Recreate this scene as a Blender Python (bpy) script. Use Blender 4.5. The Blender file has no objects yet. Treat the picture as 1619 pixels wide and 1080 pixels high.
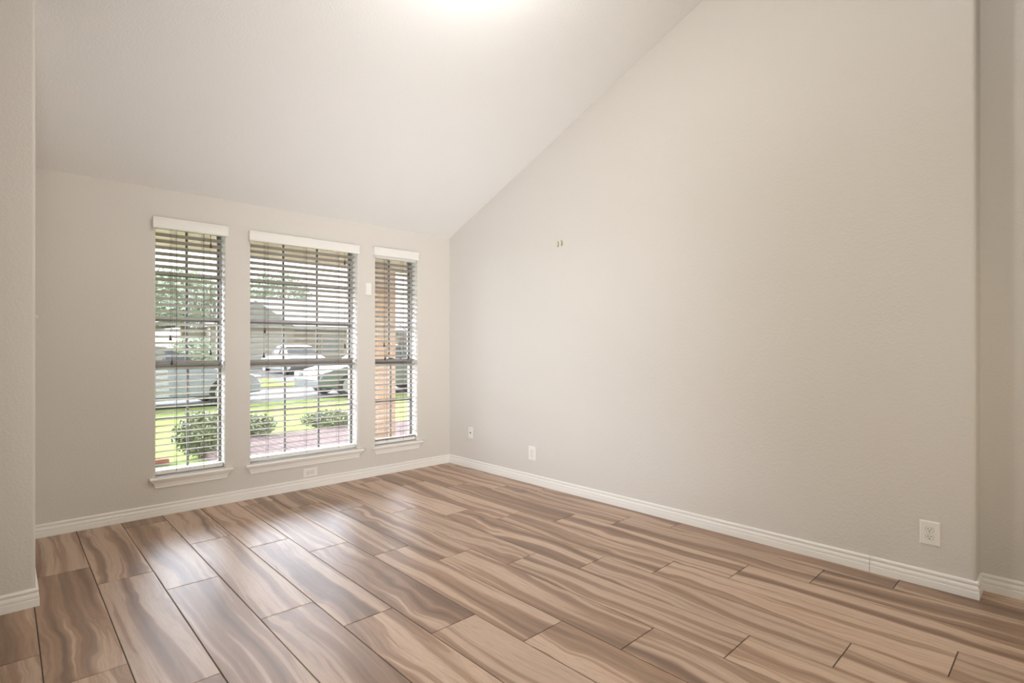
import bpy, bmesh, math, random
from mathutils import Vector, Matrix
PI = math.pi
random.seed(7)
S = bpy.context.scene
COL = S.collection

# ---------------------------------------------------------------- camera, sky, lights, exposure
D, R, ZC, SL = 4.705, 3.523, 2.431, 0.4215          # window wall y, right wall x, ceiling height there, ceiling slope
CAM_H, F_PX, YAW = 1.26, 849.43, 0.7585
cd = bpy.data.cameras.new('camera'); cam = bpy.data.objects.new('camera', cd); COL.objects.link(cam)
cd.sensor_width = 36.0; cd.lens = F_PX / 1619 * 36; cd.shift_y = 7.44 / 1619
cd.clip_start = 0.02; cd.clip_end = 400
cam.location = (0, 0, CAM_H); cam.rotation_euler = (PI / 2, 0, -YAW)
S.camera = cam
S.view_settings.view_transform = 'Standard'; S.view_settings.look = 'None'
S.view_settings.gamma = 1.0; S.view_settings.use_curve_mapping = False
S.view_settings.exposure = 0.12
SKY = 2.2
w = bpy.data.worlds.new('sky'); S.world = w; w.use_nodes = True
nt = w.node_tree; bg = nt.nodes['Background']
tc = nt.nodes.new('ShaderNodeTexCoord'); sep = nt.nodes.new('ShaderNodeSeparateXYZ')
rp = nt.nodes.new('ShaderNodeValToRGB')
rp.color_ramp.elements[0].position = 0.0; rp.color_ramp.elements[0].color = (1.0, 0.99, 0.97, 1)
rp.color_ramp.elements[1].position = 0.9; rp.color_ramp.elements[1].color = (0.90, 0.95, 1.0, 1)
nt.links.new(tc.outputs['Generated'], sep.inputs[0]); nt.links.new(sep.outputs['Z'], rp.inputs[0])
# extra low sky glow at the left, out of view, added to light the room
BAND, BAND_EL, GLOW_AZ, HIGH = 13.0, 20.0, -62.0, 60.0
def wmath(op, x, y=None, z=None):
    q = nt.nodes.new('ShaderNodeMath'); q.operation = op
    for i, v in enumerate((x, y, z)):
        if v is None: continue
        if isinstance(v, (int, float)): q.inputs[i].default_value = v
        else: nt.links.new(v, q.inputs[i])
    return q.outputs[0]
def wstep(v, lo, hi, o0, o1):
    q = nt.nodes.new('ShaderNodeMapRange'); q.interpolation_type = 'SMOOTHSTEP'
    for k, x in (('From Min', lo), ('From Max', hi), ('To Min', o0), ('To Max', o1)): q.inputs[k].default_value = x
    nt.links.new(v, q.inputs['Value']); return q.outputs[0]
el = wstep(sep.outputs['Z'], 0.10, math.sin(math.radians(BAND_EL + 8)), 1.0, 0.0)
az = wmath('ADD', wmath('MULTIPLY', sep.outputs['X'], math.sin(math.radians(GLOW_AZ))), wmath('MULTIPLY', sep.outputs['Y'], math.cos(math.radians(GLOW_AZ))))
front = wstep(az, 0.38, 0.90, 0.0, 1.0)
# bright sky belt added above the visible part, to light room and floor
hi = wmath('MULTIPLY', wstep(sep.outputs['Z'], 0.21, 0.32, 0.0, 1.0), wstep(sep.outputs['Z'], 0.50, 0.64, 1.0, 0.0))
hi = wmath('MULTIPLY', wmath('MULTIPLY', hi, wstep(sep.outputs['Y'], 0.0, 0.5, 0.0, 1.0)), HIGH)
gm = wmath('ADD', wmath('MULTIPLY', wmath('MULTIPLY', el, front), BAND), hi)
sc1 = nt.nodes.new('ShaderNodeVectorMath'); sc1.operation = 'SCALE'; sc1.inputs['Scale'].default_value = SKY
nt.links.new(rp.outputs[0], sc1.inputs[0])
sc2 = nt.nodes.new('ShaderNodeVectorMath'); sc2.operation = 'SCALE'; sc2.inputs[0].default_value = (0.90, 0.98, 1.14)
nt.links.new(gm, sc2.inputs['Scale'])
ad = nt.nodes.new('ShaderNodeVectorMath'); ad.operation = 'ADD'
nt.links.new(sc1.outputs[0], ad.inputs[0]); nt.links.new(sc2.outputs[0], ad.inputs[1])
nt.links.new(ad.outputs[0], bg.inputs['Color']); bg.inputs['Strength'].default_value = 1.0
w.cycles.sampling_method = 'MANUAL'; w.cycles.sample_map_resolution = 1024

def area_light(name, loc, rot, sx, sy, energy, color):
    l = bpy.data.lights.new(name, 'AREA'); l.shape = 'RECTANGLE'; l.size = sx; l.size_y = sy
    l.energy = energy; l.color = color
    o = bpy.data.objects.new(name, l); COL.objects.link(o); o.location = loc; o.rotation_euler = rot
    return o
def portal(name, loc, rot, sx, sy):
    o = area_light(name, loc, rot, sx, sy, 1, (1, 1, 1)); o.data.cycles.is_portal = True
    return o
def aimed(name, loc, tgt, sx, sy, energy, color, spread):
    d = Vector(tgt) - Vector(loc)
    o = area_light(name, loc, d.to_track_quat('-Z', 'Y').to_euler(), sx, sy, energy, color); o.data.spread = math.radians(spread)
    return o
# unseen fill lights added: warm from the rear, at the ceiling, from the side
aimed('rear_fill', (1.2, -1.5, 0.9), (2.8, 4.6, 2.0), 2.0, 1.2, 26, (0.97, 0.89, 0.71), 110)
aimed('ceiling_fill', (0.0, -0.8, 0.55), (2.3, 3.75, 2.8), 0.9, 0.9, 9.0, (0.97, 0.99, 1.04), 56)
aimed('side_fill', (-1.4, 0.7, 0.9), (3.5, 4.2, 1.0), 1.5, 1.3, 21, (0.97, 1.0, 1.06), 56)

WIN = [(0.821, 1.292), (1.484, 2.440), (2.629, 3.111)]
WZ0, WZ1 = 0.287, 2.215
for a, b in WIN:
    portal('window_portal', ((a + b) / 2, D + 0.20, (WZ0 + WZ1) / 2), (-PI / 2, 0, 0), b - a + .02, WZ1 - WZ0)

# ---------------------------------------------------------------- helpers
def mat(name, base=(.8, .8, .8), rough=0.5, metal=0.0, spec=0.5, bump=0.0, bscale=200.0, var=0.0, vscale=8.0):
    m = bpy.data.materials.new(name); m.use_nodes = True
    n = m.node_tree.nodes; l = m.node_tree.links; b = n['Principled BSDF']
    b.inputs['Base Color'].default_value = (*base, 1); b.inputs['Roughness'].default_value = rough
    b.inputs['Metallic'].default_value = metal; b.inputs['Specular IOR Level'].default_value = spec
    t = n.new('ShaderNodeTexCoord')
    if var > 0:
        ns = n.new('ShaderNodeTexNoise'); ns.inputs['Scale'].default_value = vscale; ns.inputs['Detail'].default_value = 4
        l.new(t.outputs['Object'], ns.inputs['Vector'])
        r = n.new('ShaderNodeValToRGB'); r.color_ramp.elements[0].position = .3; r.color_ramp.elements[1].position = .7
        r.color_ramp.elements[0].color = (*[c * (1 - var) for c in base], 1)
        r.color_ramp.elements[1].color = (*[min(1, c * (1 + var)) for c in base], 1)
        l.new(ns.outputs['Fac'], r.inputs[0]); l.new(r.outputs[0], b.inputs['Base Color'])
    if bump > 0:
        ns = n.new('ShaderNodeTexNoise'); ns.inputs['Scale'].default_value = bscale; ns.inputs['Detail'].default_value = 2
        l.new(t.outputs['Object'], ns.inputs['Vector'])
        bp = n.new('ShaderNodeBump'); bp.inputs['Strength'].default_value = bump; bp.inputs['Distance'].default_value = 0.004
        l.new(ns.outputs['Fac'], bp.inputs['Height']); l.new(bp.outputs[0], b.inputs['Normal'])
    return m

def link(name, bm, m=None, parent=None, smooth=False):
    bmesh.ops.recalc_face_normals(bm, faces=bm.faces)
    me = bpy.data.meshes.new(name); bm.to_mesh(me); bm.free()
    if smooth:
        me.polygons.foreach_set('use_smooth', [True] * len(me.polygons))
    if m: me.materials.append(m)
    o = bpy.data.objects.new(name, me); COL.objects.link(o)
    if parent is not None: o.parent = parent
    return o
def structure(o, **k):
    o['kind'] = 'structure'
    for a, b in k.items(): o[a] = b
    return o
def tag(o, label, cat, group=None):
    o['label'] = label; o['category'] = cat
    if group: o['group'] = group
    return o
def thing(name, label, cat, loc=(0, 0, 0), rz=0.0, group=None):
    o = bpy.data.objects.new(name, None); COL.objects.link(o); o.empty_display_size = .05
    o.location = loc; o.rotation_euler = (0, 0, rz)
    return tag(o, label, cat, group)
def box(bm, x0, x1, y0, y1, z0, z1, bev=0.0, seg=2):
    vs = [bm.verts.new((x, y, z)) for x in (x0, x1) for y in (y0, y1) for z in (z0, z1)]
    fs = [(0, 1, 3, 2), (4, 6, 7, 5), (0, 4, 5, 1), (2, 3, 7, 6), (0, 2, 6, 4), (1, 5, 7, 3)]
    faces = [bm.faces.new([vs[i] for i in f]) for f in fs]
    if bev > 0:
        es = list({e for f in faces for e in f.edges})
        bmesh.ops.bevel(bm, geom=es, offset=bev, segments=seg, profile=.5, affect='EDGES')
    return vs
def prism_x(bm, poly, x0, x1):
    """closed (y,z) outline swept from x0 to x1"""
    a = [bm.verts.new((x0, y, z)) for y, z in poly]; b = [bm.verts.new((x1, y, z)) for y, z in poly]
    n = len(poly); bm.faces.new(a); bm.faces.new(list(reversed(b)))
    for i in range(n): bm.faces.new((a[i], b[i], b[(i + 1) % n], a[(i + 1) % n]))
    return a, b
def tube(bm, pts, r, n=6):
    rings = []
    for i, p in enumerate(pts):
        p = Vector(p); q = Vector(pts[min(i + 1, len(pts) - 1)]) - Vector(pts[max(i - 1, 0)])
        q.normalize(); u = q.orthogonal().normalized(); v = q.cross(u)
        rings.append([bm.verts.new(p + u * r * math.cos(2 * PI * k / n) + v * r * math.sin(2 * PI * k / n)) for k in range(n)])
    for a, b in zip(rings, rings[1:]):
        for k in range(n): bm.faces.new((a[k], a[(k + 1) % n], b[(k + 1) % n], b[k]))
    bm.faces.new(rings[0]); bm.faces.new(rings[-1])
def lathe(bm, prof, n=16, M=None):
    """prof = [(r,z)...] around z"""
    M = M or Matrix.Identity(4); rings = []
    for r, z in prof:
        rings.append([bm.verts.new(M @ Vector((r * math.cos(2 * PI * k / n), r * math.sin(2 * PI * k / n), z))) for k in range(n)])
    for a, b in zip(rings, rings[1:]):
        for k in range(n): bm.faces.new((a[k], a[(k + 1) % n], b[(k + 1) % n], b[k]))
    bm.faces.new(rings[0]); bm.faces.new(rings[-1])
def sweep(bm, path, prof, side=1, close_ends=True):
    """sweep (offset, z) outline along a floor path of (x,y); offset goes to the left of travel when side=1; corners mitred"""
    P = [Vector((*p, 0)) for p in path]; rings = []
    for i, p in enumerate(P):
        dirs = []
        if i > 0: dirs.append((P[i] - P[i - 1]).normalized())
        if i < len(P) - 1: dirs.append((P[i + 1] - P[i]).normalized())
        ns = [Vector((-d.y, d.x, 0)) * side for d in dirs]
        nn = sum(ns, Vector()).normalized(); k = 1 / max(.3, nn.dot(ns[0]))
        rings.append([bm.verts.new(p + nn * k * o + Vector((0, 0, z))) for o, z in prof])
    m = len(prof)
    for a, b in zip(rings, rings[1:]):
        for k in range(m): bm.faces.new((a[k], b[k], b[(k + 1) % m], a[(k + 1) % m]))
    if close_ends: bm.faces.new(rings[0]); bm.faces.new(list(reversed(rings[-1])))

# ---------------------------------------------------------------- materials
def wall_paint(name, base, bump=.35):
    m = mat(name, base, rough=.55, spec=.25)
    n = m.node_tree.nodes; l = m.node_tree.links; b = n['Principled BSDF']
    t = n['Texture Coordinate'] if 'Texture Coordinate' in n else n.new('ShaderNodeTexCoord')
    a = n.new('ShaderNodeTexNoise'); a.inputs['Scale'].default_value = 85; a.inputs['Detail'].default_value = 2.5
    l.new(t.outputs['Object'], a.inputs['Vector'])
    r = n.new('ShaderNodeValToRGB'); r.color_ramp.elements[0].position = .38; r.color_ramp.elements[1].position = .62
    l.new(a.outputs['Fac'], r.inputs[0])
    bp = n.new('ShaderNodeBump'); bp.inputs['Strength'].default_value = bump; bp.inputs['Distance'].default_value = .0016
    l.new(r.outputs[0], bp.inputs['Height']); l.new(bp.outputs[0], b.inputs['Normal'])
    return m
M_WALL = wall_paint('greige_wall_paint', (.665, .63, .585))
M_CEIL = wall_paint('ceiling_paint', (.85, .845, .835), .4)
M_TRIM = mat('white_trim_paint', (.85, .825, .785), .35, spec=.4)
M_PLATE = mat('white_plastic', (.82, .80, .75), .3)
M_SLOT = mat('slot_dark', (.02, .018, .015), .7)
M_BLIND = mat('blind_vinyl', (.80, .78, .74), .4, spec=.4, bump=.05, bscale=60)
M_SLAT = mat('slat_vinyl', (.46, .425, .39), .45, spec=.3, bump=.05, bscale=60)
M_CORD = mat('blind_cord', (.12, .09, .07), .8, bump=.1, bscale=900)
M_TASSEL = mat('tassel_wood', (.085, .045, .028), .45, var=.25, vscale=120)
M_MUNTIN = mat('muntin_bronze', (.13, .122, .112), .5, var=.05, vscale=3)
M_FRAME = mat('window_vinyl', (.20, .187, .168), .45, var=.05, vscale=3)
M_JAMB = mat('white_trim_gloss', (.82, .79, .74), .3)
M_GROUT = mat('grout', (.105, .082, .068), .85, var=.15, vscale=40)
M_GAP = mat('shadow_gap_grey', (.30, .28, .25), .8)
M_BRASS = mat('brass_hook', (.66, .54, .25), .35, metal=.7)
M_STEEL = mat('screw_steel', (.5, .48, .45), .35, metal=.9)

def glass_mat(name, tint=(.97, .98, .97), refl=.08):
    m = bpy.data.materials.new(name); m.use_nodes = True
    n = m.node_tree.nodes; l = m.node_tree.links; n.clear()
    o = n.new('ShaderNodeOutputMaterial'); mx = n.new('ShaderNodeMixShader'); tr = n.new('ShaderNodeBsdfTransparent')
    g = n.new('ShaderNodeBsdfGlossy'); fr = n.new('ShaderNodeFresnel'); fr.inputs['IOR'].default_value = 1.35
    tr.inputs[0].default_value = (*tint, 1); g.inputs['Roughness'].default_value = .02
    l.new(fr.outputs[0], mx.inputs[0]); l.new(tr.outputs[0], mx.inputs[1]); l.new(g.outputs[0], mx.inputs[2])
    l.new(mx.outputs[0], o.inputs[0]); return m
M_GLASS = glass_mat('window_glass')

def plank_mat():
    m = bpy.data.materials.new('wood_look_tile'); m.use_nodes = True
    n = m.node_tree.nodes; l = m.node_tree.links; b = n['Principled BSDF']
    def N(t, **k):
        q = n.new(t)
        for a, v in k.items(): setattr(q, a, v)
        return q
    def math_(op, a, b_=None, c=None):
        q = N('ShaderNodeMath', operation=op)
        for i, v in enumerate((a, b_, c)):
            if v is None: continue
            if isinstance(v, (int, float)): q.inputs[i].default_value = v
            else: l.new(v, q.inputs[i])
        return q.outputs[0]
    at = N('ShaderNodeAttribute', attribute_name='plank'); sd = N('ShaderNodeSeparateColor'); l.new(at.outputs['Color'], sd.inputs[0])
    tcx = N('ShaderNodeTexCoord'); sx = N('ShaderNodeSeparateXYZ'); l.new(tcx.outputs['Object'], sx.inputs[0])
    def comb(x, y, z):
        q = N('ShaderNodeCombineXYZ')
        for i, v in enumerate((x, y, z)):
            if isinstance(v, (int, float)): q.inputs[i].default_value = v
            else: l.new(v, q.inputs[i])
        return q.outputs[0]
    offx = math_('MULTIPLY', sd.outputs[0], 91.0); offy = math_('MULTIPLY', sd.outputs[1], 67.0); offz = math_('MULTIPLY', sd.outputs[2], 43.0)
    X = math_('ADD', sx.outputs['X'], offx); Y = math_('ADD', sx.outputs['Y'], offy)
    def noise(vec, scale, detail, rough=.5, dist=0.0):
        q = N('ShaderNodeTexNoise'); q.inputs['Scale'].default_value = scale; q.inputs['Detail'].default_value = detail
        q.inputs['Roughness'].default_value = rough; q.inputs['Distortion'].default_value = dist
        l.new(vec, q.inputs['Vector']); return q.outputs['Fac']
    # slow sideways wander of the grain, with curlier patches here and there
    wob = noise(comb(math_('MULTIPLY', X, 2.2), math_('MULTIPLY', Y, 1.1), offz), 1.0, 1.5)
    wob = math_('MULTIPLY', math_('SUBTRACT', wob, .5), .16)
    patch = noise(comb(math_('MULTIPLY', X, 2.0), math_('MULTIPLY', Y, 1.2), math_('ADD', offz, 9.0)), 1.0, 0.0)
    pm = N('ShaderNodeMapRange'); pm.inputs['From Min'].default_value = .48; pm.inputs['From Max'].default_value = .68
    pm.inputs['To Min'].default_value = .012; pm.inputs['To Max'].default_value = .10; l.new(patch, pm.inputs['Value'])
    curl = noise(comb(math_('MULTIPLY', X, 8.0), math_('MULTIPLY', Y, 4.2), offz), 1.0, 1.0)
    curl = math_('MULTIPLY', math_('SUBTRACT', curl, .5), pm.outputs[0])
    Xw = math_('ADD', math_('ADD', X, wob), curl)
    band = noise(comb(math_('MULTIPLY', Xw, 12.0), math_('MULTIPLY', Y, .33), offz), 1.0, 2.4, .55)
    fine = noise(comb(math_('MULTIPLY', Xw, 70.0), math_('MULTIPLY', Y, 1.4), offz), 1.0, 3.0, .6)
    fibre = noise(comb(math_('MULTIPLY', Xw, 420.0), math_('MULTIPLY', Y, 14.0), offz), 1.0, 2.0, .6)
    streak = noise(comb(math_('MULTIPLY', Xw, 38.0), math_('MULTIPLY', Y, .55), math_('ADD', offz, 4.0)), 1.0, 1.0)
    bshift = math_('MULTIPLY', math_('SUBTRACT', sd.outputs[2], .5), .05)
    v = math_('ADD', math_('ADD', band, bshift), math_('MULTIPLY', math_('SUBTRACT', fine, .5), .11))
    rmp = N('ShaderNodeValToRGB'); cr = rmp.color_ramp
    cols = [(.30, (.195, .116, .074)), (.39, (.270, .165, .106)), (.45, (.350, .218, .140)), (.492, (.395, .252, .166)),
            (.522, (.535, .378, .270)), (.60, (.575, .415, .306)), (.70, (.45, .295, .200))]
    cr.elements[0].position = cols[0][0]; cr.elements[0].color = (*cols[0][1], 1)
    cr.elements[1].position = cols[-1][0]; cr.elements[1].color = (*cols[-1][1], 1)
    for p, c in cols[1:-1]:
        e = cr.elements.new(p); e.color = (*c, 1)
    l.new(v, rmp.inputs[0])
    # thin grey-brown mineral streaks
    stm = N('ShaderNodeMapRange'); stm.inputs['From Min'].default_value = .63; stm.inputs['From Max'].default_value = .72
    stm.inputs['To Min'].default_value = 0.0; stm.inputs['To Max'].default_value = .38; l.new(streak, stm.inputs['Value'])
    mixs = N('ShaderNodeMix', data_type='RGBA'); l.new(stm.outputs[0], mixs.inputs['Factor'])
    l.new(rmp.outputs[0], mixs.inputs['A']); mixs.inputs['B'].default_value = (.20, .145, .105, 1)
    # contour figure lines follow the same field
    sn = math_('SINE', math_('MULTIPLY', v, 170.0))
    line = N('ShaderNodeMapRange'); line.inputs['From Min'].default_value = .55; line.inputs['From Max'].default_value = 1.0
    line.inputs['To Min'].default_value = 1.0; line.inputs['To Max'].default_value = .86; l.new(sn, line.inputs['Value'])
    fb = N('ShaderNodeMapRange'); fb.inputs['From Min'].default_value = .3; fb.inputs['From Max'].default_value = .7
    fb.inputs['To Min'].default_value = .90; fb.inputs['To Max'].default_value = 1.08; l.new(fibre, fb.inputs['Value'])
    tint = math_('MULTIPLY_ADD', sd.outputs[0], .22, .88)
    k = math_('MULTIPLY', math_('MULTIPLY', line.outputs[0], fb.outputs[0]), tint)
    mul = N('ShaderNodeVectorMath', operation='SCALE'); l.new(mixs.outputs['Result'], mul.inputs[0]); l.new(k, mul.inputs['Scale'])
    l.new(mul.outputs[0], b.inputs['Base Color'])
    b.inputs['Roughness'].default_value = .39; b.inputs['Specular IOR Level'].default_value = .7
    bp = N('ShaderNodeBump'); bp.inputs['Strength'].default_value = .12; bp.inputs['Distance'].default_value = .0015
    l.new(fibre, bp.inputs['Height']); l.new(bp.outputs[0], b.inputs['Normal'])
    return m
M_PLANK = plank_mat()

# ---------------------------------------------------------------- floor
XL, XR, YB = -1.6, 4.2, -5.0
def build_floor():
    bm = bmesh.new(); lay = bm.loops.layers.float_color.new('plank')
    x0, wd, L, g = 0.1106, 0.2504, 1.288, 0.0022
    rnd = random.Random(12)
    k = math.floor((XL - x0) / wd)
    while x0 + k * wd < XR:
        a, b = max(XL, x0 + k * wd) + g, min(XR, x0 + (k + 1) * wd) - g
        base = (3.888 if k <= 2 else 4.851) - .322 * k
        j = math.floor((YB - base) / L)
        while base + j * L < D + .01:
            y0, y1 = max(YB, base + j * L) + g, min(D + .01, base + (j + 1) * L) - g
            c = (rnd.random(), rnd.random(), rnd.random(), 1)
            if y1 - y0 > .004 and b - a > .004:
                e = .0012; zt = 0.0; zl = -.003
                lo = [bm.verts.new(v) for v in ((a, y0, zl), (b, y0, zl), (b, y1, zl), (a, y1, zl))]
                md = [bm.verts.new(v) for v in ((a, y0, zt - e), (b, y0, zt - e), (b, y1, zt - e), (a, y1, zt - e))]
                hi = [bm.verts.new(v) for v in ((a + e, y0 + e, zt), (b - e, y0 + e, zt), (b - e, y1 - e, zt), (a + e, y1 - e, zt))]
                fs = [bm.faces.new(hi)]
                for A, B in ((lo, md), (md, hi)):
                    for i in range(4): fs.append(bm.faces.new((A[i], A[(i + 1) % 4], B[(i + 1) % 4], B[i])))
                for f in fs:
                    for lp in f.loops: lp[lay] = c
            j += 1
        k += 1
    o = link('floor', bm, M_PLANK); structure(o)
    bm = bmesh.new(); box(bm, XL - .2, XR, YB - .2, D + .18, -.12, -.0025)
    g_ = link('grout_bed', bm, M_GROUT, o)
build_floor()

# ---------------------------------------------------------------- walls and ceiling
def zceil(y): return ZC + SL * (D - y)
YR = -0.6                                                     # ridge
def window_wall():
    xs = sorted({-0.0 + .10, R + .32, *[v for ab in WIN for v in ab]}); zs = [-.05, WZ0, WZ1, ZC + .06]
    bm = bmesh.new(); V = {}
    def v(i, j):
        if (i, j) not in V: V[i, j] = bm.verts.new((xs[i], D, zs[j]))
        return V[i, j]
    for i in range(len(xs) - 1):
        for j in range(3):
            if j == 1 and any(abs(xs[i] - a) < 1e-6 for a, b in WIN): continue
            bm.faces.new((v(i, j), v(i + 1, j), v(i + 1, j + 1), v(i, j + 1)))
    r = bmesh.ops.extrude_face_region(bm, geom=bm.faces[:])
    nv = [q for q in r['geom'] if isinstance(q, bmesh.types.BMVert)]
    for q in nv: q.co.y = D + .18
    es = []
    for e in bm.edges:
        p, q = e.verts
        if abs(p.co.y - D) < 1e-6 and abs(q.co.y - D) < 1e-6:
            if WZ0 - 1e-6 <= min(p.co.z, q.co.z) and max(p.co.z, q.co.z) <= WZ1 + 1e-6 and abs(p.co.x - q.co.x) < 1e-6 and p.co.x > .2 and p.co.x < R and abs(p.co.z - q.co.z) > .5:
                es.append(e)
    bmesh.ops.bevel(bm, geom=es, offset=.007, segments=3, profile=.5, affect='EDGES')
    structure(link('wall_far', bm, M_WALL))
window_wall()

def bevel_vertical(bm, x, y, off, seg=4):
    es = [e for e in bm.edges if all(abs(q.co.x - x) < 1e-5 and abs(q.co.y - y) < 1e-5 for q in e.verts)]
    bmesh.ops.bevel(bm, geom=es, offset=off, segments=seg, profile=.5, affect='EDGES')
YE = 0.353
bm = bmesh.new()
prism_x(bm, [(YE, -.05), (D, -.05), (D, zceil(D) + .04), (YE, zceil(YE) + .04)], R, R + .32)
bevel_vertical(bm, R, YE, .018)
o = link('wall_right', bm, M_WALL); structure(o)
for f in o.data.polygons: f.use_smooth = False
bm = bmesh.new()
prism_x(bm, [(YB, -.05), (YE, -.05), (YE, zceil(YE) + .04), (YR, zceil(YR) + .04), (YB, zceil(YR) - SL * (YR - YB) + .04)], R + .16, R + .32)
structure(link('wall_recess', bm, M_WALL))
CX, CY = 0.115, 3.485
bm = bmesh.new()
prism_x(bm, [(CY, -.05), (D + .18, -.05), (D + .18, zceil(D + .18) + .04), (CY, zceil(CY) + .04)], XL - .2, CX)
bevel_vertical(bm, CX, CY, .014)
structure(link('wall_left', bm, M_WALL))
bm = bmesh.new()
zr, zb = zceil(YR), zceil(YR) - SL * (YR - YB + .2)
prism_x(bm, [(D + .18, zceil(D + .18)), (YR, zr), (YB - .2, zb), (YB - .2, zb + .15), (YR, zr + .15), (D + .18, zceil(D + .18) + .15)], XL - .2, R + .32)
structure(link('ceiling', bm, M_CEIL))
# the far side of the house behind the camera
def holed_wall(name, axis, pos, thick, lo, hi, ztop, holes):
    xs = sorted({lo, hi, *[q for h in holes for q in h[:2]]}); zs = sorted({-.05, ztop, *[q for h in holes for q in h[2:]]})
    bm = bmesh.new()
    for a, b in zip(xs, xs[1:]):
        for c, d in zip(zs, zs[1:]):
            if any(h[0] <= a and b <= h[1] and h[2] <= c and d <= h[3] for h in holes): continue
            if axis == 'y': box(bm, a, b, pos, pos + thick, c, d)
            else: box(bm, pos, pos + thick, a, b, c, d)
    bmesh.ops.remove_doubles(bm, verts=bm.verts, dist=1e-5)
    return structure(link(name, bm, M_WALL))
holed_wall('wall_rear', 'y', YB - .2, .2, XL - .2, R + .32, 3.0, [])
holed_wall('wall_side', 'x', XL - .2, .2, YB, CY, 4.9, [])

# ---------------------------------------------------------------- baseboards
BB = [(0, 0), (.0145, 0), (.0150, .003), (.0145, .0345), (.0125, .0370), (.0098, .0382), (.0120, .0400), (.0128, .0480), (.0118, .0560), (.0085, .0605),
      (.0072, .0650), (.0080, .0690), (.0108, .0730), (.0115, .0780), (.0105, .0825), (.0075, .0862), (.003, .0880), (0, .0880)]
def baseboard(name, path, side):
    bm = bmesh.new(); sweep(bm, path, BB, side); return structure(link(name, bm, M_TRIM))
baseboard('baseboard_far', [(CX, D), (R, D), ], -1)
baseboard('baseboard_right', [(R, D), (R, .8055)], -1)
baseboard('baseboard_right', [(R, .8035), (R, YE), (R + .16, YE)], -1)
baseboard('baseboard_recess', [(R + .16, YE - .0), (R + .16, YB)], -1)
baseboard('baseboard_left', [(XL, CY), (CX, CY), (CX, D)], -1)

# ---------------------------------------------------------------- windows (sashes, glass, stool and apron)
FY0, FY1 = D + .105, D + .18
def window(idx, a, b, cols):
    root = bpy.data.objects.new('window_%d' % idx, None); COL.objects.link(root); root.location = ((a + b) / 2, D, WZ0)
    structure(root)
    MI = Matrix.Translation(-Vector(root.location))
    def part(name, bm, m, parent=root):
        bmesh.ops.transform(bm, matrix=MI, verts=bm.verts); o = link(name, bm, m, parent); o['kind'] = 'structure'; return o
    zm0, zm1 = 1.072, 1.132
    # outer frame
    bm = bmesh.new(); t = .006
    for x0, x1, z0, z1 in ((a, a + t, WZ0, WZ1), (b - t, b, WZ0, WZ1), (a + t, b - t, WZ0, WZ0 + .012), (a + t, b - t, WZ1 - .03, WZ1)):
        box(bm, x0, x1, FY0, FY1, z0, z1)
    part('window_frame', bm, M_FRAME)
    def sash(name, y0, y1, z0, z1, rows, bot, top):
        s = .013; xa, xb = a + t, b - t
        bm = bmesh.new()
        for x0, x1, c, d in ((xa, xa + s, z0, z1), (xb - s, xb, z0, z1), (xa + s, xb - s, z0, z0 + bot), (xa + s, xb - s, z1 - top, z1)):
            box(bm, x0, x1, y0, y1, c, d, .003, 1)
        sh = part(name, bm, M_FRAME)
        ga, gb, gc, gd = xa + s, xb - s, z0 + bot, z1 - top
        bm = bmesh.new(); mw = .0085; ym = (y0 + y1) / 2
        for i in range(1, cols):
            x = ga + (gb - ga) * i / cols; box(bm, x - mw, x + mw, ym - .006, ym + .006, gc, gd, .002, 1)
        for j in range(1, rows):
            z = gc + (gd - gc) * j / rows; box(bm, ga, gb, ym - .0055, ym + .0055, z - mw, z + mw, .002, 1)
        bmesh.ops.transform(bm, matrix=MI, verts=bm.verts); mm = link('muntin_grid', bm, M_MUNTIN, sh); mm['kind'] = 'structure'
        bm = bmesh.new(); box(bm, ga, gb, ym - .002, ym + .002, gc, gd)
        bmesh.ops.transform(bm, matrix=MI, verts=bm.verts); g = link('window_glass', bm, M_GLASS, sh); g['kind'] = 'structure'
        return sh
    sash('upper_sash', D + .146, D + .176, zm0 + .004, WZ1 - .03, 3, .035, .022)
    lw = sash('lower_sash', D + .110, D + .142, WZ0 + .012, zm1, 2, .028, .052)
    # dark lock groove and latch on the meeting rail
    bm = bmesh.new(); box(bm, a + .06, b - .06, D + .1085, D + .112, 1.092, 1.0965)
    bmesh.ops.transform(bm, matrix=MI, verts=bm.verts); q = link('lock_groove', bm, M_SLOT, lw); q['kind'] = 'structure'
    bm = bmesh.new(); c = (a + b) / 2; box(bm, c - .028, c + .028, D + .112, D + .14, zm1, zm1 + .012, .004, 2)
    bmesh.ops.transform(bm, matrix=MI, verts=bm.verts); q = link('sash_latch', bm, M_FRAME, lw); q['kind'] = 'structure'
    # stool with rounded nosing, running into the opening
    bm = bmesh.new()
    nose = [(D, .264), (D - .034, .264), (D - .041, .267), (D - .0445, .2735), (D - .0445, .2790), (D - .041, .2845), (D - .034, .287), (D, .287)]
    prism_x(bm, nose, a - .042, b + .050)
    box(bm, a, b, D - .0005, D + .106, .264, WZ0 + .0005)
    part('window_sill', bm, M_TRIM)
    bm = bmesh.new()
    ap = [(D, .205), (D - .010, .205), (D - .0125, .209), (D - .0125, .222), (D - .0150, .226), (D - .0165, .236), (D - .020, .247), (D - .026, .254), (D - .030, .259), (D - .030, .264), (D, .264)]
    A, B = prism_x(bm, ap, a - .006, b + .013)
    for q in A: q.co.x -= max(0, (D - q.co.y) - .0125) * 1.5        # returns of the cove
    for q in B: q.co.x += max(0, (D - q.co.y) - .0125) * 1.5
    part('apron', bm, M_TRIM)
    return root
for i, (a, b) in enumerate(WIN): window(i + 1, a, b, (2, 3, 2)[i])

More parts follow.
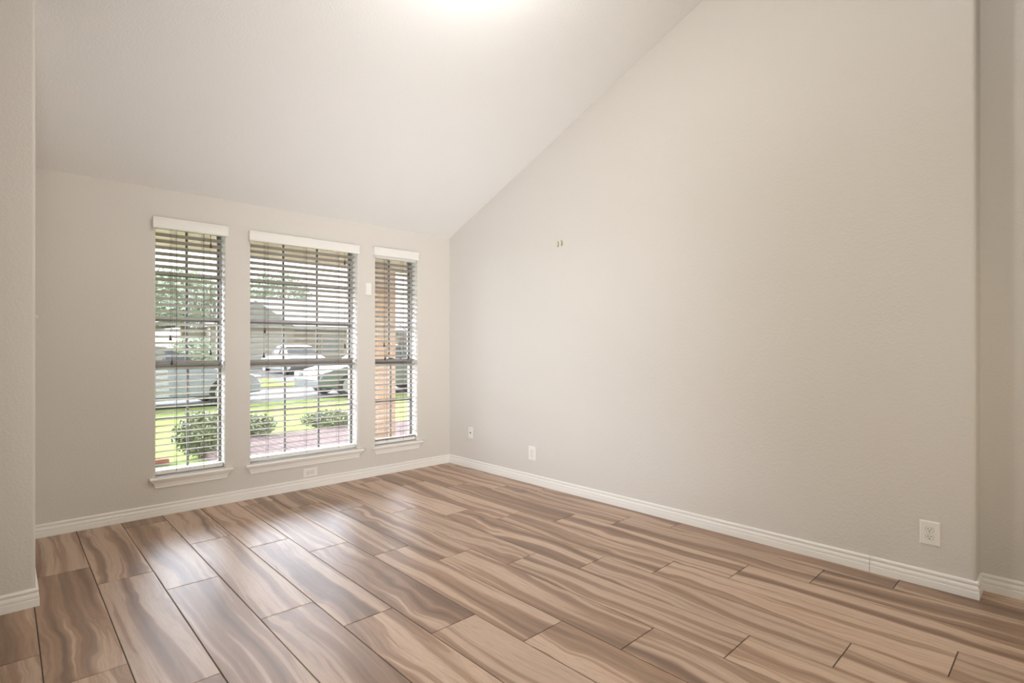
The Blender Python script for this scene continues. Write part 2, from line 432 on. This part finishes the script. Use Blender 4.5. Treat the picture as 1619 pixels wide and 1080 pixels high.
# ---------------------------------------------------------------- blinds
VAL = [(0, 0), (-.006, .002), (-.0075, .012), (-.0045, .022), (-.0035, .040), (-.004, .056), (-.0065, .066), (-.0095, .074), (-.0095, .081), (-.006, .0835), (.006, .0835), (.006, 0)]
def blind(idx, a, b, label, vz, vx, nladders, rail_z, lift, tilt, head_drop=0.0, stack=0):
    root = thing('window_blind', label, 'window blind', ((a + b) / 2, D, WZ0), group=None)
    off = -Vector(root.location)
    def part(name, bm, m, parent=root, smooth=False):
        bmesh.ops.translate(bm, vec=off, verts=bm.verts); return link(name, bm, m, parent, smooth)
    xa, xb = a + .006, b - .006; yc = D + .055
    # valance with returns to the wall
    bm = bmesh.new(); x0, x1 = vx; yf = D - .046
    prism_x(bm, [(yf + p, vz + q) for p, q in VAL], x0, x1)
    box(bm, x0 + .002, x0 + .010, yf + .005, D - .0005, vz + .003, vz + .080)
    box(bm, x1 - .010, x1 - .002, yf + .005, D - .0005, vz + .003, vz + .080)
    part('valance', bm, M_BLIND)
    hz0 = 2.147 - head_drop; hz1 = hz0 + .044
    bm = bmesh.new(); box(bm, xa, xb, yc - .028, yc + .028, hz0, hz1, .002, 1); part('headrail', bm, M_BLIND)
    # slats, inner edge tipped up
    pitch = .0482; tilt_ = .33; sw = .025; th = .0032
    bm = bmesh.new(); z = hz0 - .044; zs = []
    while z > rail_z + .030 + .03 + stack * .006:
        zs.append(z); z -= pitch
    for z in zs:
        poly = []
        for s in (-1, -.6, 0, .6, 1): poly.append((s * sw, -s * sw * tilt_ + .0010 * (1 - s * s) + th / 2))
        for s in (1, .6, 0, -.6, -1): poly.append((s * sw, -s * sw * tilt_ + .0010 * (1 - s * s) - th / 2))
        prism_x(bm, [(yc + p, z + q) for p, q in poly], xa, xb)
    for i in range(stack):
        zz = rail_z + .034 + i * .006
        prism_x(bm, [(yc - sw, zz), (yc + sw, zz), (yc + sw, zz + .0028), (yc - sw, zz + .0028)], xa, xb)
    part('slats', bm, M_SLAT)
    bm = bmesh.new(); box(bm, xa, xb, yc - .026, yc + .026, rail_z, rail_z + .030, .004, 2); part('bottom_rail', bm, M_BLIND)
    # ladder cords: front and back string with rungs under each slat
    for lx in nladders:
        bm = bmesh.new()
        for yy in (yc - .0275, yc + .0275): tube(bm, [(lx, yy, hz0 + .002), (lx, yy, rail_z + .011)], .0015, 5)
        tube(bm, [(lx + .004, yc, hz0 + .002), (lx + .004, yc, rail_z + .02)], .0011, 5)
        part('ladder_cord', bm, M_CORD)
    def pull(x, z, name):
        y = D + .012
        bm = bmesh.new(); tube(bm, [(x, yc - .02, hz0 + .004), (x, y + .003, hz0 - .02), (x, y, hz0 - .05), (x, y, z + .038)], .0013, 5)
        c = part(name, bm, M_CORD)
        bm = bmesh.new()
        lathe(bm, [(.0022, .042), (.0042, .041), (.0048, .034), (.0062, .024), (.0092, .011), (.0100, .004), (.0080, 0), (.002, 0)], 14, Matrix.Translation((x, y, z)))
        part('tassel', bm, M_TASSEL, c, True)
    for x, z in lift: pull(x, z, 'lift_cord')
    for x, z in tilt: pull(x, z, 'tilt_cord')
    return root
blind(1, *WIN[0], 'white slat blind in the leftmost window, tall and narrow, nearest the left wall end', 2.131, (.798, 1.303), (.962, 1.147), .298,
      ((.917, 1.302), (.928, 1.118)), ((1.191, 1.190), (1.193, 2.035)))
blind(2, *WIN[1], 'white slat blind covering the wide middle window of the three', 2.126, (1.463, 2.436), (1.635, 1.965, 2.268), .302,
      ((1.602, 1.370), (1.594, 1.163)), ((2.319, 1.242), (2.318, 2.022)))
blind(3, *WIN[2], 'white slat blind with drooping headrail in the narrow window beside the long blank wall', 2.137, (2.591, 3.096), (2.773, 2.961), .296,
      ((2.731, 1.254), (2.742, 1.122)), ((3.006, 1.124), (3.010, 1.980)), head_drop=.022, stack=3)
# the loose valance clip hanging under the third valance belongs to that blind
b3 = [o for o in bpy.data.objects if o.name.startswith('window_blind')][-1]
bm = bmesh.new()
tube(bm, [(3.070, D - .040, 2.150), (3.082, D - .010, 2.125), (3.100, D + .02, 2.105)], .003, 6)
bmesh.ops.translate(bm, vec=-Vector(b3.location), verts=bm.verts)
link('valance_clip', bm, M_PLATE, b3)

# ---------------------------------------------------------------- wall plates
def plate_mesh(wd, ht, t=.0055, e=.006):
    bm = bmesh.new()          # local: x right, z up, y away from the room
    a = [bm.verts.new(v) for v in ((-wd/2, 0, -ht/2), (wd/2, 0, -ht/2), (wd/2, 0, ht/2), (-wd/2, 0, ht/2))]
    b = [bm.verts.new((v.co.x, -t * .45, v.co.z)) for v in a]
    c = [bm.verts.new((v.co.x - math.copysign(e, v.co.x), -t, v.co.z - math.copysign(e, v.co.z))) for v in a]
    bm.faces.new(a); bm.faces.new(c)
    for P, Q in ((a, b), (b, c)):
        for i in range(4): bm.faces.new((P[i], P[(i+1) % 4], Q[(i+1) % 4], Q[i]))
    return bm
def slot_box(x, z, wx, wz): 
    bm = bmesh.new(); box(bm, x - wx/2, x + wx/2, -.0082, -.0050, z - wz/2, z + wz/2); return bm
def outlet(label, loc, rz, wd, ht, roll=0.0):
    t = thing('wall_outlet', label, 'electrical outlet', loc, rz); t.rotation_euler = (0, roll, rz); t['group'] = 'duplex outlets'
    link('cover_plate', plate_mesh(wd, ht), M_PLATE, t)
    for s in (1, -1):
        bm = bmesh.new(); zc = s * .0195
        pts = []
        for k in range(24):
            an = 2 * PI * k / 24; x = .0172 * math.cos(an); z = max(-.0125, min(.0125, .0172 * math.sin(an))); pts.append((x, z))
        A = [bm.verts.new((x, -.005, zc + z)) for x, z in pts]; B = [bm.verts.new((x * .97, -.0078, zc + z * .97)) for x, z in pts]
        bm.faces.new(A); bm.faces.new(B)
        for i in range(24): bm.faces.new((A[i], A[(i+1) % 24], B[(i+1) % 24], B[i]))
        rc = link('receptacle', bm, M_PLATE, t)
        bm = bmesh.new(); q = [bm.verts.new((x * 1.07, -.0057, zc + z * 1.08)) for x, z in pts]; q2 = [bm.verts.new((x * 1.07, -.0048, zc + z * 1.08)) for x, z in pts]
        bm.faces.new(q); bm.faces.new(list(reversed(q2)))
        for i in range(24): bm.faces.new((q[i], q[(i+1) % 24], q2[(i+1) % 24], q2[i]))
        link('rim_gap', bm, M_GAP, rc)
        for nm, x, z, wx, wz in (('slot', -.0064, .0035, .0028, .0088), ('slot', .0064, .0035, .0028, .0072), ):
            link(nm, slot_box(x, zc + z, wx, wz), M_SLOT, rc)
        bm = bmesh.new(); lathe(bm, [(.0027, .0050), (.0027, .0082)], 12, Matrix.Translation((0, 0, zc - .0075)) @ Matrix.Rotation(PI/2, 4, 'X'))
        link('ground_hole', bm, M_SLOT, rc)
    bm = bmesh.new(); lathe(bm, [(.003, .0050), (.003, .0064), (.002, .0068)], 12, Matrix.Rotation(PI/2, 4, 'X')); link('screw', bm, M_STEEL, t)
    return t
RW = -PI / 2                                         # plates on the right wall face -x
outlet('white duplex outlet near the right end of the long blank wall', (R, .5375, .2815), RW, .087, .127)
outlet('white duplex outlet low on the long blank wall, the one nearer the windows', (R, 3.449, .279), RW, .087, .127)
outlet('sideways white duplex outlet under the wide middle window', (1.986, D, .1375), 0, .078, .126, PI / 2)
t = thing('phone_jack', 'small white phone jack plate low on the blank wall beside the window corner', 'wall plate', (R, 4.339, .363), RW)
link('cover_plate', plate_mesh(.071, .117), M_PLATE, t)
bm = bmesh.new(); box(bm, -.0075, .0075, -.0072, -.005, -.0075, .0075); link('jack_socket', bm, M_SLOT, t)
for s in (1, -1):
    bm = bmesh.new(); lathe(bm, [(.0038, .0050), (.0038, .0064), (.0025, .0070)], 12, Matrix.Translation((0, 0, s * .042)) @ Matrix.Rotation(PI/2, 4, 'X')); link('screw', bm, M_STEEL, t)
# alarm sensor between the middle and the right window
t = thing('alarm_sensor', 'small white upright alarm sensor box between the middle and right windows', 'alarm sensor', (2.549, D, 1.808))
bm = bmesh.new(); box(bm, -.030, .030, -.008, 0, -.060, .060, .003, 2); link('back_plate', bm, M_PLATE, t)
bm = bmesh.new(); box(bm, -.029, .029, -.026, -.0075, -.059, .059, .006, 3); link('cover', bm, M_PLATE, t)
# two brass picture hooks left in the blank wall
for y, z, lb in ((3.128, 2.150, 'brass picture hook high on the blank wall, the left of the pair'), (3.087, 2.155, 'brass picture hook high on the blank wall, the right of the pair')):
    t = thing('picture_hook', lb, 'picture hook', (R, y, z), RW, 'brass picture hooks')
    bm = bmesh.new(); wx = .0055
    for p in ([(-.0006, .022), (-.0022, .022), (-.0022, -.016), (-.0035, -.021), (-.0075, -.023), (-.0110, -.020), (-.0120, -.012), (-.0105, -.012), (-.0095, -.018), (-.0070, -.0205), (-.0045, -.019), (-.0006, -.012)],):
        prism_x(bm, p, -wx, wx)
    link('hook', bm, M_BRASS, t)
    bm = bmesh.new(); tube(bm, [(0, .0, .014), (0, -.016, .022)], .0011, 6); lathe(bm, [(.0026, -.0005), (.0026, .0015)], 10, Matrix.Translation((0, -.016, .022)) @ Matrix.Rotation(PI/3, 4, 'X')); link('nail', bm, M_STEEL, t)
# little white screw hook on the edge of the left wall end
t = thing('screw_hook', 'tiny white screw hook on the edge of the left wall end', 'hook', (CX, CY + .02, 1.404), 0)
bm = bmesh.new(); lathe(bm, [(.010, 0), (.010, .003), (.005, .004), (.0035, .006), (.0060, .007), (.0060, .009), (.003, .010)], 14, Matrix.Rotation(PI/2, 4, 'Y')); link('shank', bm, M_PLATE, t, True)

# ---------------------------------------------------------------- ceiling lamp just above the frame
M_LIT = bpy.data.materials.new('lit_glass'); M_LIT.use_nodes = True
_b = M_LIT.node_tree.nodes['Principled BSDF']; _b.inputs['Base Color'].default_value = (.9, .88, .84, 1)
_b.inputs['Emission Color'].default_value = (1, .92, .80, 1); _b.inputs['Emission Strength'].default_value = 14.0
def lamp(x, y, label, energy):
    t = thing('ceiling_light', label, 'ceiling light', (x, y, zceil(y)))
    t.rotation_euler = (math.atan(-SL), 0, 0)
    bm = bmesh.new(); lathe(bm, [(.15, 0.0), (.15, -.018), (.14, -.022)], 32); link('base_ring', bm, M_STEEL, t)
    bm = bmesh.new(); lathe(bm, [(.135, -.022), (.136, -.04), (.12, -.065), (.085, -.085), (.04, -.094), (.004, -.096)], 32); link('glass_dome', bm, M_LIT, t, True)
    l = bpy.data.lights.new('ceiling_light_bulb', 'POINT'); l.energy = energy; l.color = (.95, .93, .915); l.shadow_soft_size = .06
    o = bpy.data.objects.new('ceiling_light_bulb', l); COL.objects.link(o); o.location = (x, y - .08, zceil(y) - .27)
lamp(1.76, 1.98, 'round flush glass ceiling light on the slope glowing at the top edge of the view', 32)
lamp(1.75, 0.30, 'round ceiling light added as fill higher up the slope, behind the first', 22)  # second lamp is added, out of view, to brighten the upper right wall

# ---------------------------------------------------------------- outside
GZ = -.15
M_LAWN = mat('lawn', (.15, .185, .06), 1.0, spec=.0, bump=.6, bscale=60, var=.25, vscale=3.0)
M_CONC = mat('concrete', (.135, .132, .127), 1.0, spec=.0, var=.06, vscale=1.5)
M_TAN = mat('tan_porch_paint', (.44, .365, .27), .6, var=.05, vscale=3)
M_SOFF = mat('soffit_paint', (.52, .44, .34), .7, var=.04, vscale=3)
def brick_mat(name, c1, c2, mortar, rot=False, bw=.2, rh=.07, scale=1.0):
    m = mat(name, c1, .95, spec=.02); n = m.node_tree.nodes; l = m.node_tree.links; b = n['Principled BSDF']
    t = n.new('ShaderNodeTexCoord'); mp = n.new('ShaderNodeMapping'); bt = n.new('ShaderNodeTexBrick')
    if rot == 'floor': mp.inputs['Rotation'].default_value = (0, 0, PI/2)
    if rot == 'wall': mp.inputs['Rotation'].default_value = (PI/2, 0, 0)
    l.new(t.outputs['Object'], mp.inputs[0]); l.new(mp.outputs[0], bt.inputs['Vector'])
    bt.inputs['Scale'].default_value = scale; bt.inputs['Brick Width'].default_value = bw; bt.inputs['Row Height'].default_value = rh
    bt.inputs['Mortar Size'].default_value = .008
    bt.inputs['Color1'].default_value = (*c1, 1); bt.inputs['Color2'].default_value = (*c2, 1); bt.inputs['Mortar'].default_value = (*mortar, 1)
    l.new(bt.outputs['Color'], b.inputs['Base Color']); return m
M_BRICK = brick_mat('porch_brick', (.45, .30, .195), (.39, .25, .165), (.42, .37, .31), 'wall')
M_PAVER = brick_mat('paver_brick', (.125, .086, .080), (.105, .072, .068), (.045, .034, .032), 'floor', .4, .098)
def flat(name, x0, x1, y0, y1, z0, z1, m, **k):
    bm = bmesh.new(); box(bm, x0, x1, y0, y1, z0, z1); o = link(name, bm, m); structure(o); return o
# lawns, street and far drive are separate slabs laid edge to edge
flat('ground_lawn', -40, 60, D + .19, 14.0, -.6, GZ, M_LAWN)
flat('street', -60, 90, 14.0, 19.5, -.6, GZ - .03, M_CONC)
bm = bmesh.new(); box(bm, -60, 8.2, 19.5, 110, -.6, GZ); box(bm, 12.2, 120, 19.5, 110, -.6, GZ)
structure(link('ground_far_lawn', bm, M_LAWN))
flat('ground_driveway', 8.2, 12.2, 19.5, 36.0, -.6, GZ - .01, M_CONC)
flat('porch_paving', 1.84, 7.5, D + .19, 8.3, GZ, GZ + .09, M_PAVER)
M_REDEDGE = mat('red_edging', (.24, .095, .068), .95, spec=.02, var=.2, vscale=14)
o = thing('edging_border', 'low red brick edging border on the lawn outside the left window', 'garden edging', (.95, 7.5, GZ))
bm = bmesh.new()
for i in range(7): box(bm, -.9 + i * .20, -.9 + i * .20 + .19, -.05, .05, 0, .07, .008, 1)
link('brick_row', bm, M_REDEDGE, o)
# porch roof edge: soffit, beam, brick pillar
flat('porch_soffit', -3, 8, D + .185, 6.75, 2.46, 2.52, M_SOFF)
t = thing('porch_beam', 'tan porch beam running across the tops of the windows outside', 'beam', (2.5, 6.4, 2.27)); 
bm = bmesh.new(); box(bm, -5.5, 5.5, -.07, .07, 0, .19, .006, 1); link('beam_board', bm, M_TAN, t)
t = thing('porch_pillar', 'orange brick porch pillar outside the right window', 'pillar', (3.61, 6.4, GZ + .09))
bm = bmesh.new(); box(bm, -.17, .17, -.17, .17, 0, 2.33, .004, 1); link('brick_shaft', bm, M_BRICK, t)

def leaf_cloud(bm, n, rx, ry, rz, leaf, rnd, lay, shell=.55):
    for _ in range(n):
        u = rnd.uniform(-1, 1); a = rnd.uniform(0, 2 * PI); q = math.sqrt(1 - u * u); rr = rnd.uniform(shell, 1.0) * (1 + .12 * math.sin(3 * a) * q)
        p = Vector((rx * rr * q * math.cos(a), ry * rr * q * math.sin(a), rz * rr * u))
        d = Vector((rnd.gauss(0, 1), rnd.gauss(0, 1), rnd.gauss(0, 1))).normalized(); e = d.orthogonal().normalized()
        s = leaf * rnd.uniform(.7, 1.3)
        vs = [bm.verts.new(p + d * s), bm.verts.new(p + e * s * .42), bm.verts.new(p - d * s), bm.verts.new(p - e * s * .42)]
        f = bm.faces.new(vs); c = rnd.random()
        for lp in f.loops: lp[lay] = (c, c, c, 1)
def leaf_mat(name, c1, c2):
    m = mat(name, c1, .6, spec=.2); n = m.node_tree.nodes; l = m.node_tree.links
    at = n.new('ShaderNodeAttribute'); at.attribute_name = 'leaf'; r = n.new('ShaderNodeValToRGB')
    r.color_ramp.elements[0].color = (*c1, 1); r.color_ramp.elements[1].color = (*c2, 1)
    l.new(at.outputs['Fac'], r.inputs[0]); l.new(r.outputs[0], n['Principled BSDF'].inputs['Base Color']); return m
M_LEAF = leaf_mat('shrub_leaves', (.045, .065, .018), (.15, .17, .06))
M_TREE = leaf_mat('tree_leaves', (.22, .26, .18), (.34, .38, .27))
M_BARK = mat('bark', (.14, .10, .075), .9, bump=.5, bscale=40, var=.3, vscale=20)
def foliage(parent, n, rx, ry, rz, leaf, zc, m, seed):
    bm = bmesh.new(); lay = bm.loops.layers.float_color.new('leaf'); rnd = random.Random(seed)
    leaf_cloud(bm, n, rx, ry, rz, leaf, rnd, lay)
    bmesh.ops.translate(bm, vec=(0, 0, zc), verts=bm.verts)
    me = bpy.data.meshes.new('foliage'); bm.to_mesh(me); bm.free(); me.materials.append(m)
    o = bpy.data.objects.new('foliage', me); COL.objects.link(o); o.parent = parent; return o
def shrub(label, x, y, r, h, n, seed):
    t = thing('garden_shrub', label, 'shrub', (x, y, GZ), group='low shrubs along the walkway')
    foliage(t, n, r, r, h / 2, .030, h / 2 + .02, M_LEAF, seed)
    bm = bmesh.new()
    for k in range(5):
        a = k * 1.26; tube(bm, [(0.02 * math.cos(a), .02 * math.sin(a), -.01), (r * .4 * math.cos(a), r * .4 * math.sin(a), h * .55)], .008, 5)
    link('stem', bm, M_BARK, t)
shrub('rounded green shrub outside the left window, beside the brick walkway end', 1.82, 7.66, .29, .56, 2400, 1)
shrub('low green shrub at the lower left of the wide middle window', 2.72, 8.62, .40, .36, 2200, 2)
shrub('low green shrub at the lower right of the wide middle window', 4.05, 8.75, .46, .31, 2200, 3)
def tree(label, x, y, trunk_h, r, h, n, leaf, seed):
    t = thing('street_tree', label, 'tree', (x, y, GZ), group='trees beyond the street')
    bm = bmesh.new(); tube(bm, [(0, 0, -.05), (.05, 0, trunk_h * .6), (.0, .08, trunk_h + h * .3)], .16, 8); link('trunk', bm, M_BARK, t)
    foliage(t, n, r, r, h / 2, leaf, trunk_h + h / 2, M_TREE, seed)
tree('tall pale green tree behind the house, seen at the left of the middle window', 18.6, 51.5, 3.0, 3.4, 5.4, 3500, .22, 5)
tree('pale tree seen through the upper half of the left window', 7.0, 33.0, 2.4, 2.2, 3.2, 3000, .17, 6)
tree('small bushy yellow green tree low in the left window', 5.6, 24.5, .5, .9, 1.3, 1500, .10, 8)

# house across the street
M_SIDING = mat('pale_siding', (.30, .265, .23), .8, var=.04, vscale=1)
M_ROOF = mat('grey_shingle', (.27, .27, .275), .9, bump=.4, bscale=14, var=.12, vscale=5)
M_TRIMW = mat('house_trim', (.34, .33, .31), .6)
M_DARKGL = mat('window_pane', (.20, .21, .22), .2)
def house(label, x, y, wd, dp, wall_h, roof_h, gable):
    t = thing('house', label, 'house', (x, y, GZ))
    bm = bmesh.new(); box(bm, 0, wd, 0, dp, -.05, wall_h); link('wall', bm, M_SIDING, t)
    bm = bmesh.new(); ov = .4
    prism_x(bm, [(-ov, wall_h - .05), (dp / 2, wall_h + roof_h), (dp + ov, wall_h - .05), (dp + ov, wall_h + .08), (dp / 2, wall_h + roof_h + .15), (-ov, wall_h + .08)], -ov, wd + ov)
    link('roof', bm, M_ROOF, t)
    g0, g1 = gable
    bm = bmesh.new()
    a = [bm.verts.new(v) for v in ((g0, -1.2, wall_h), (g1, -1.2, wall_h), ((g0 + g1) / 2, -1.2, wall_h + roof_h * .8))]
    b = [bm.verts.new((v.co.x, dp / 2, v.co.z)) for v in a]
    bm.faces.new(a); bm.faces.new(b)
    for i in range(3): bm.faces.new((a[i], a[(i + 1) % 3], b[(i + 1) % 3], b[i]))
    link('gable', bm, M_ROOF, t)
    bm = bmesh.new(); box(bm, g0 + .2, g1 - .2, -1.0, 0.0, -.05, wall_h); gw = link('gable_wall', bm, M_SIDING, t)
    bm = bmesh.new(); box(bm, g0 + .7, g1 - .7, -1.05, -.99, 0, 2.15, .01, 1); link('garage_door', bm, M_TRIMW, gw)
    for k, wx in enumerate((wd * .62, wd * .82)):
        bm = bmesh.new(); box(bm, wx - .7, wx + .7, -.06, 0, .9, 2.2, .01, 1); f = link('window', bm, M_TRIMW, t)
        bm = bmesh.new(); box(bm, wx - .6, wx + .6, -.075, -.058, 1.0, 2.1); link('pane', bm, M_DARKGL, f)
    bm = bmesh.new(); box(bm, wd * .72 - .5, wd * .72 + .5, -.06, 0, 0, 2.1, .01, 1); link('door', bm, M_TRIMW, t)
house('pale house with grey gabled roof across the street behind the parked cars', 8.0, 37.5, 15.0, 9.0, 2.6, 2.2, (1.0, 6.5))
house('second pale house far across the street, seen in the right window', 25.0, 39.0, 13.0, 9.0, 2.6, 2.0, (5.0, 10.0))

# parked cars
M_TYRE = mat('tyre', (.03, .03, .03), .8); M_RIM = mat('alloy', (.35, .35, .36), .3, metal=.8)
M_CARGLASS = mat('car_glass', (.04, .05, .06), .08, spec=.8)
M_LAMPW = mat('headlamp', (.5, .5, .52), .15)
def car(label, x, y, rz, paint):
    t = thing('parked_car', label, 'car', (x, y, GZ - .03), rz)
    m = mat('car_paint', paint, .25, metal=.4, spec=.6)
    # body outline (x,z), nose at +x
    lower = [(-2.25, .32), (-2.28, .55), (-2.2, .86), (-1.75, .96), (-.9, .98), (.75, .95), (1.55, .86), (2.1, .72), (2.27, .52), (2.25, .30), (1.75, .24), (-1.8, .24)]
    bm = bmesh.new()
    def loft(secs):
        rings = [[bm.verts.new(v) for v in s] for s in secs]; n = len(rings[0])
        for a, b in zip(rings, rings[1:]):
            for i in range(n): bm.faces.new((a[i], a[(i + 1) % n], b[(i + 1) % n], b[i]))
        bm.faces.new(rings[0]); bm.faces.new(list(reversed(rings[-1])))
    def sec(poly, yy, s): 
        return [(px * (1 - .02 * s), yy, pz if pz > .5 else pz + .03 * s) for px, pz in poly]
    loft([sec(lower, -.88, 1), sec(lower, -.80, 0), sec(lower, .80, 0), sec(lower, .88, 1)])
    body = link('body', bm, m, t, False)
    bm = bmesh.new()
    cab = [(-1.72, .95), (-1.05, 1.38), (-.35, 1.45), (.25, 1.40), (1.05, .92)]
    loft([[(a, -.80 + .35 * (b - .95), b) for a, b in cab], [(a, .80 - .35 * (b - .95), b) for a, b in cab]])
    link('cabin_glass', bm, M_CARGLASS, t)
    bm = bmesh.new()
    rf = [(-1.08, 1.37), (-.35, 1.455), (.27, 1.405), (.20, 1.44), (-.36, 1.49), (-1.10, 1.41)]
    loft([[(a, -.66, b) for a, b in rf], [(a, .66, b) for a, b in rf]]); link('roof', bm, m, t)
    for px, nm in ((-.42, 'pillar'),):
        bm = bmesh.new()
        bm.free()
        for sgn in (-1, 1):
            bm = bmesh.new(); tube(bm, [(px, sgn * .80, .96), (px - .03, sgn * .64, 1.45)], .05, 6); link('door_pillar', bm, m, t)
    for px in (-1.42, 1.38):
        for sgn in (-1, 1):
            bm = bmesh.new(); Mx = Matrix.Translation((px, sgn * .80, .33)) @ Matrix.Rotation(PI / 2, 4, 'X')
            lathe(bm, [(.20, -.10), (.31, -.10), (.33, -.07), (.33, .07), (.31, .10), (.20, .10)], 24, Mx); wl = link('wheel', bm, M_TYRE, t)
            bm = bmesh.new(); lathe(bm, [(.20, -.105), (.20, .105)], 20, Mx); link('rim', bm, M_RIM, wl)
    for sgn in (-1, 1):
        bm = bmesh.new(); box(bm, 2.08, 2.27, sgn * .62 - .17, sgn * .62 + .17, .56, .70, .03, 2); link('headlamp', bm, M_LAMPW, t)
    return t
car('silver blue car parked along the street, seen in the left and middle windows', 2.5, 15.1, 0.0, (.25, .27, .33))
car('dark green grey car parked at the right in the middle window', 8.45, 15.0, PI, (.13, .145, .14))
car('grey car parked on the driveway across the street', 11.0, 28.5, PI / 2, (.14, .145, .15))
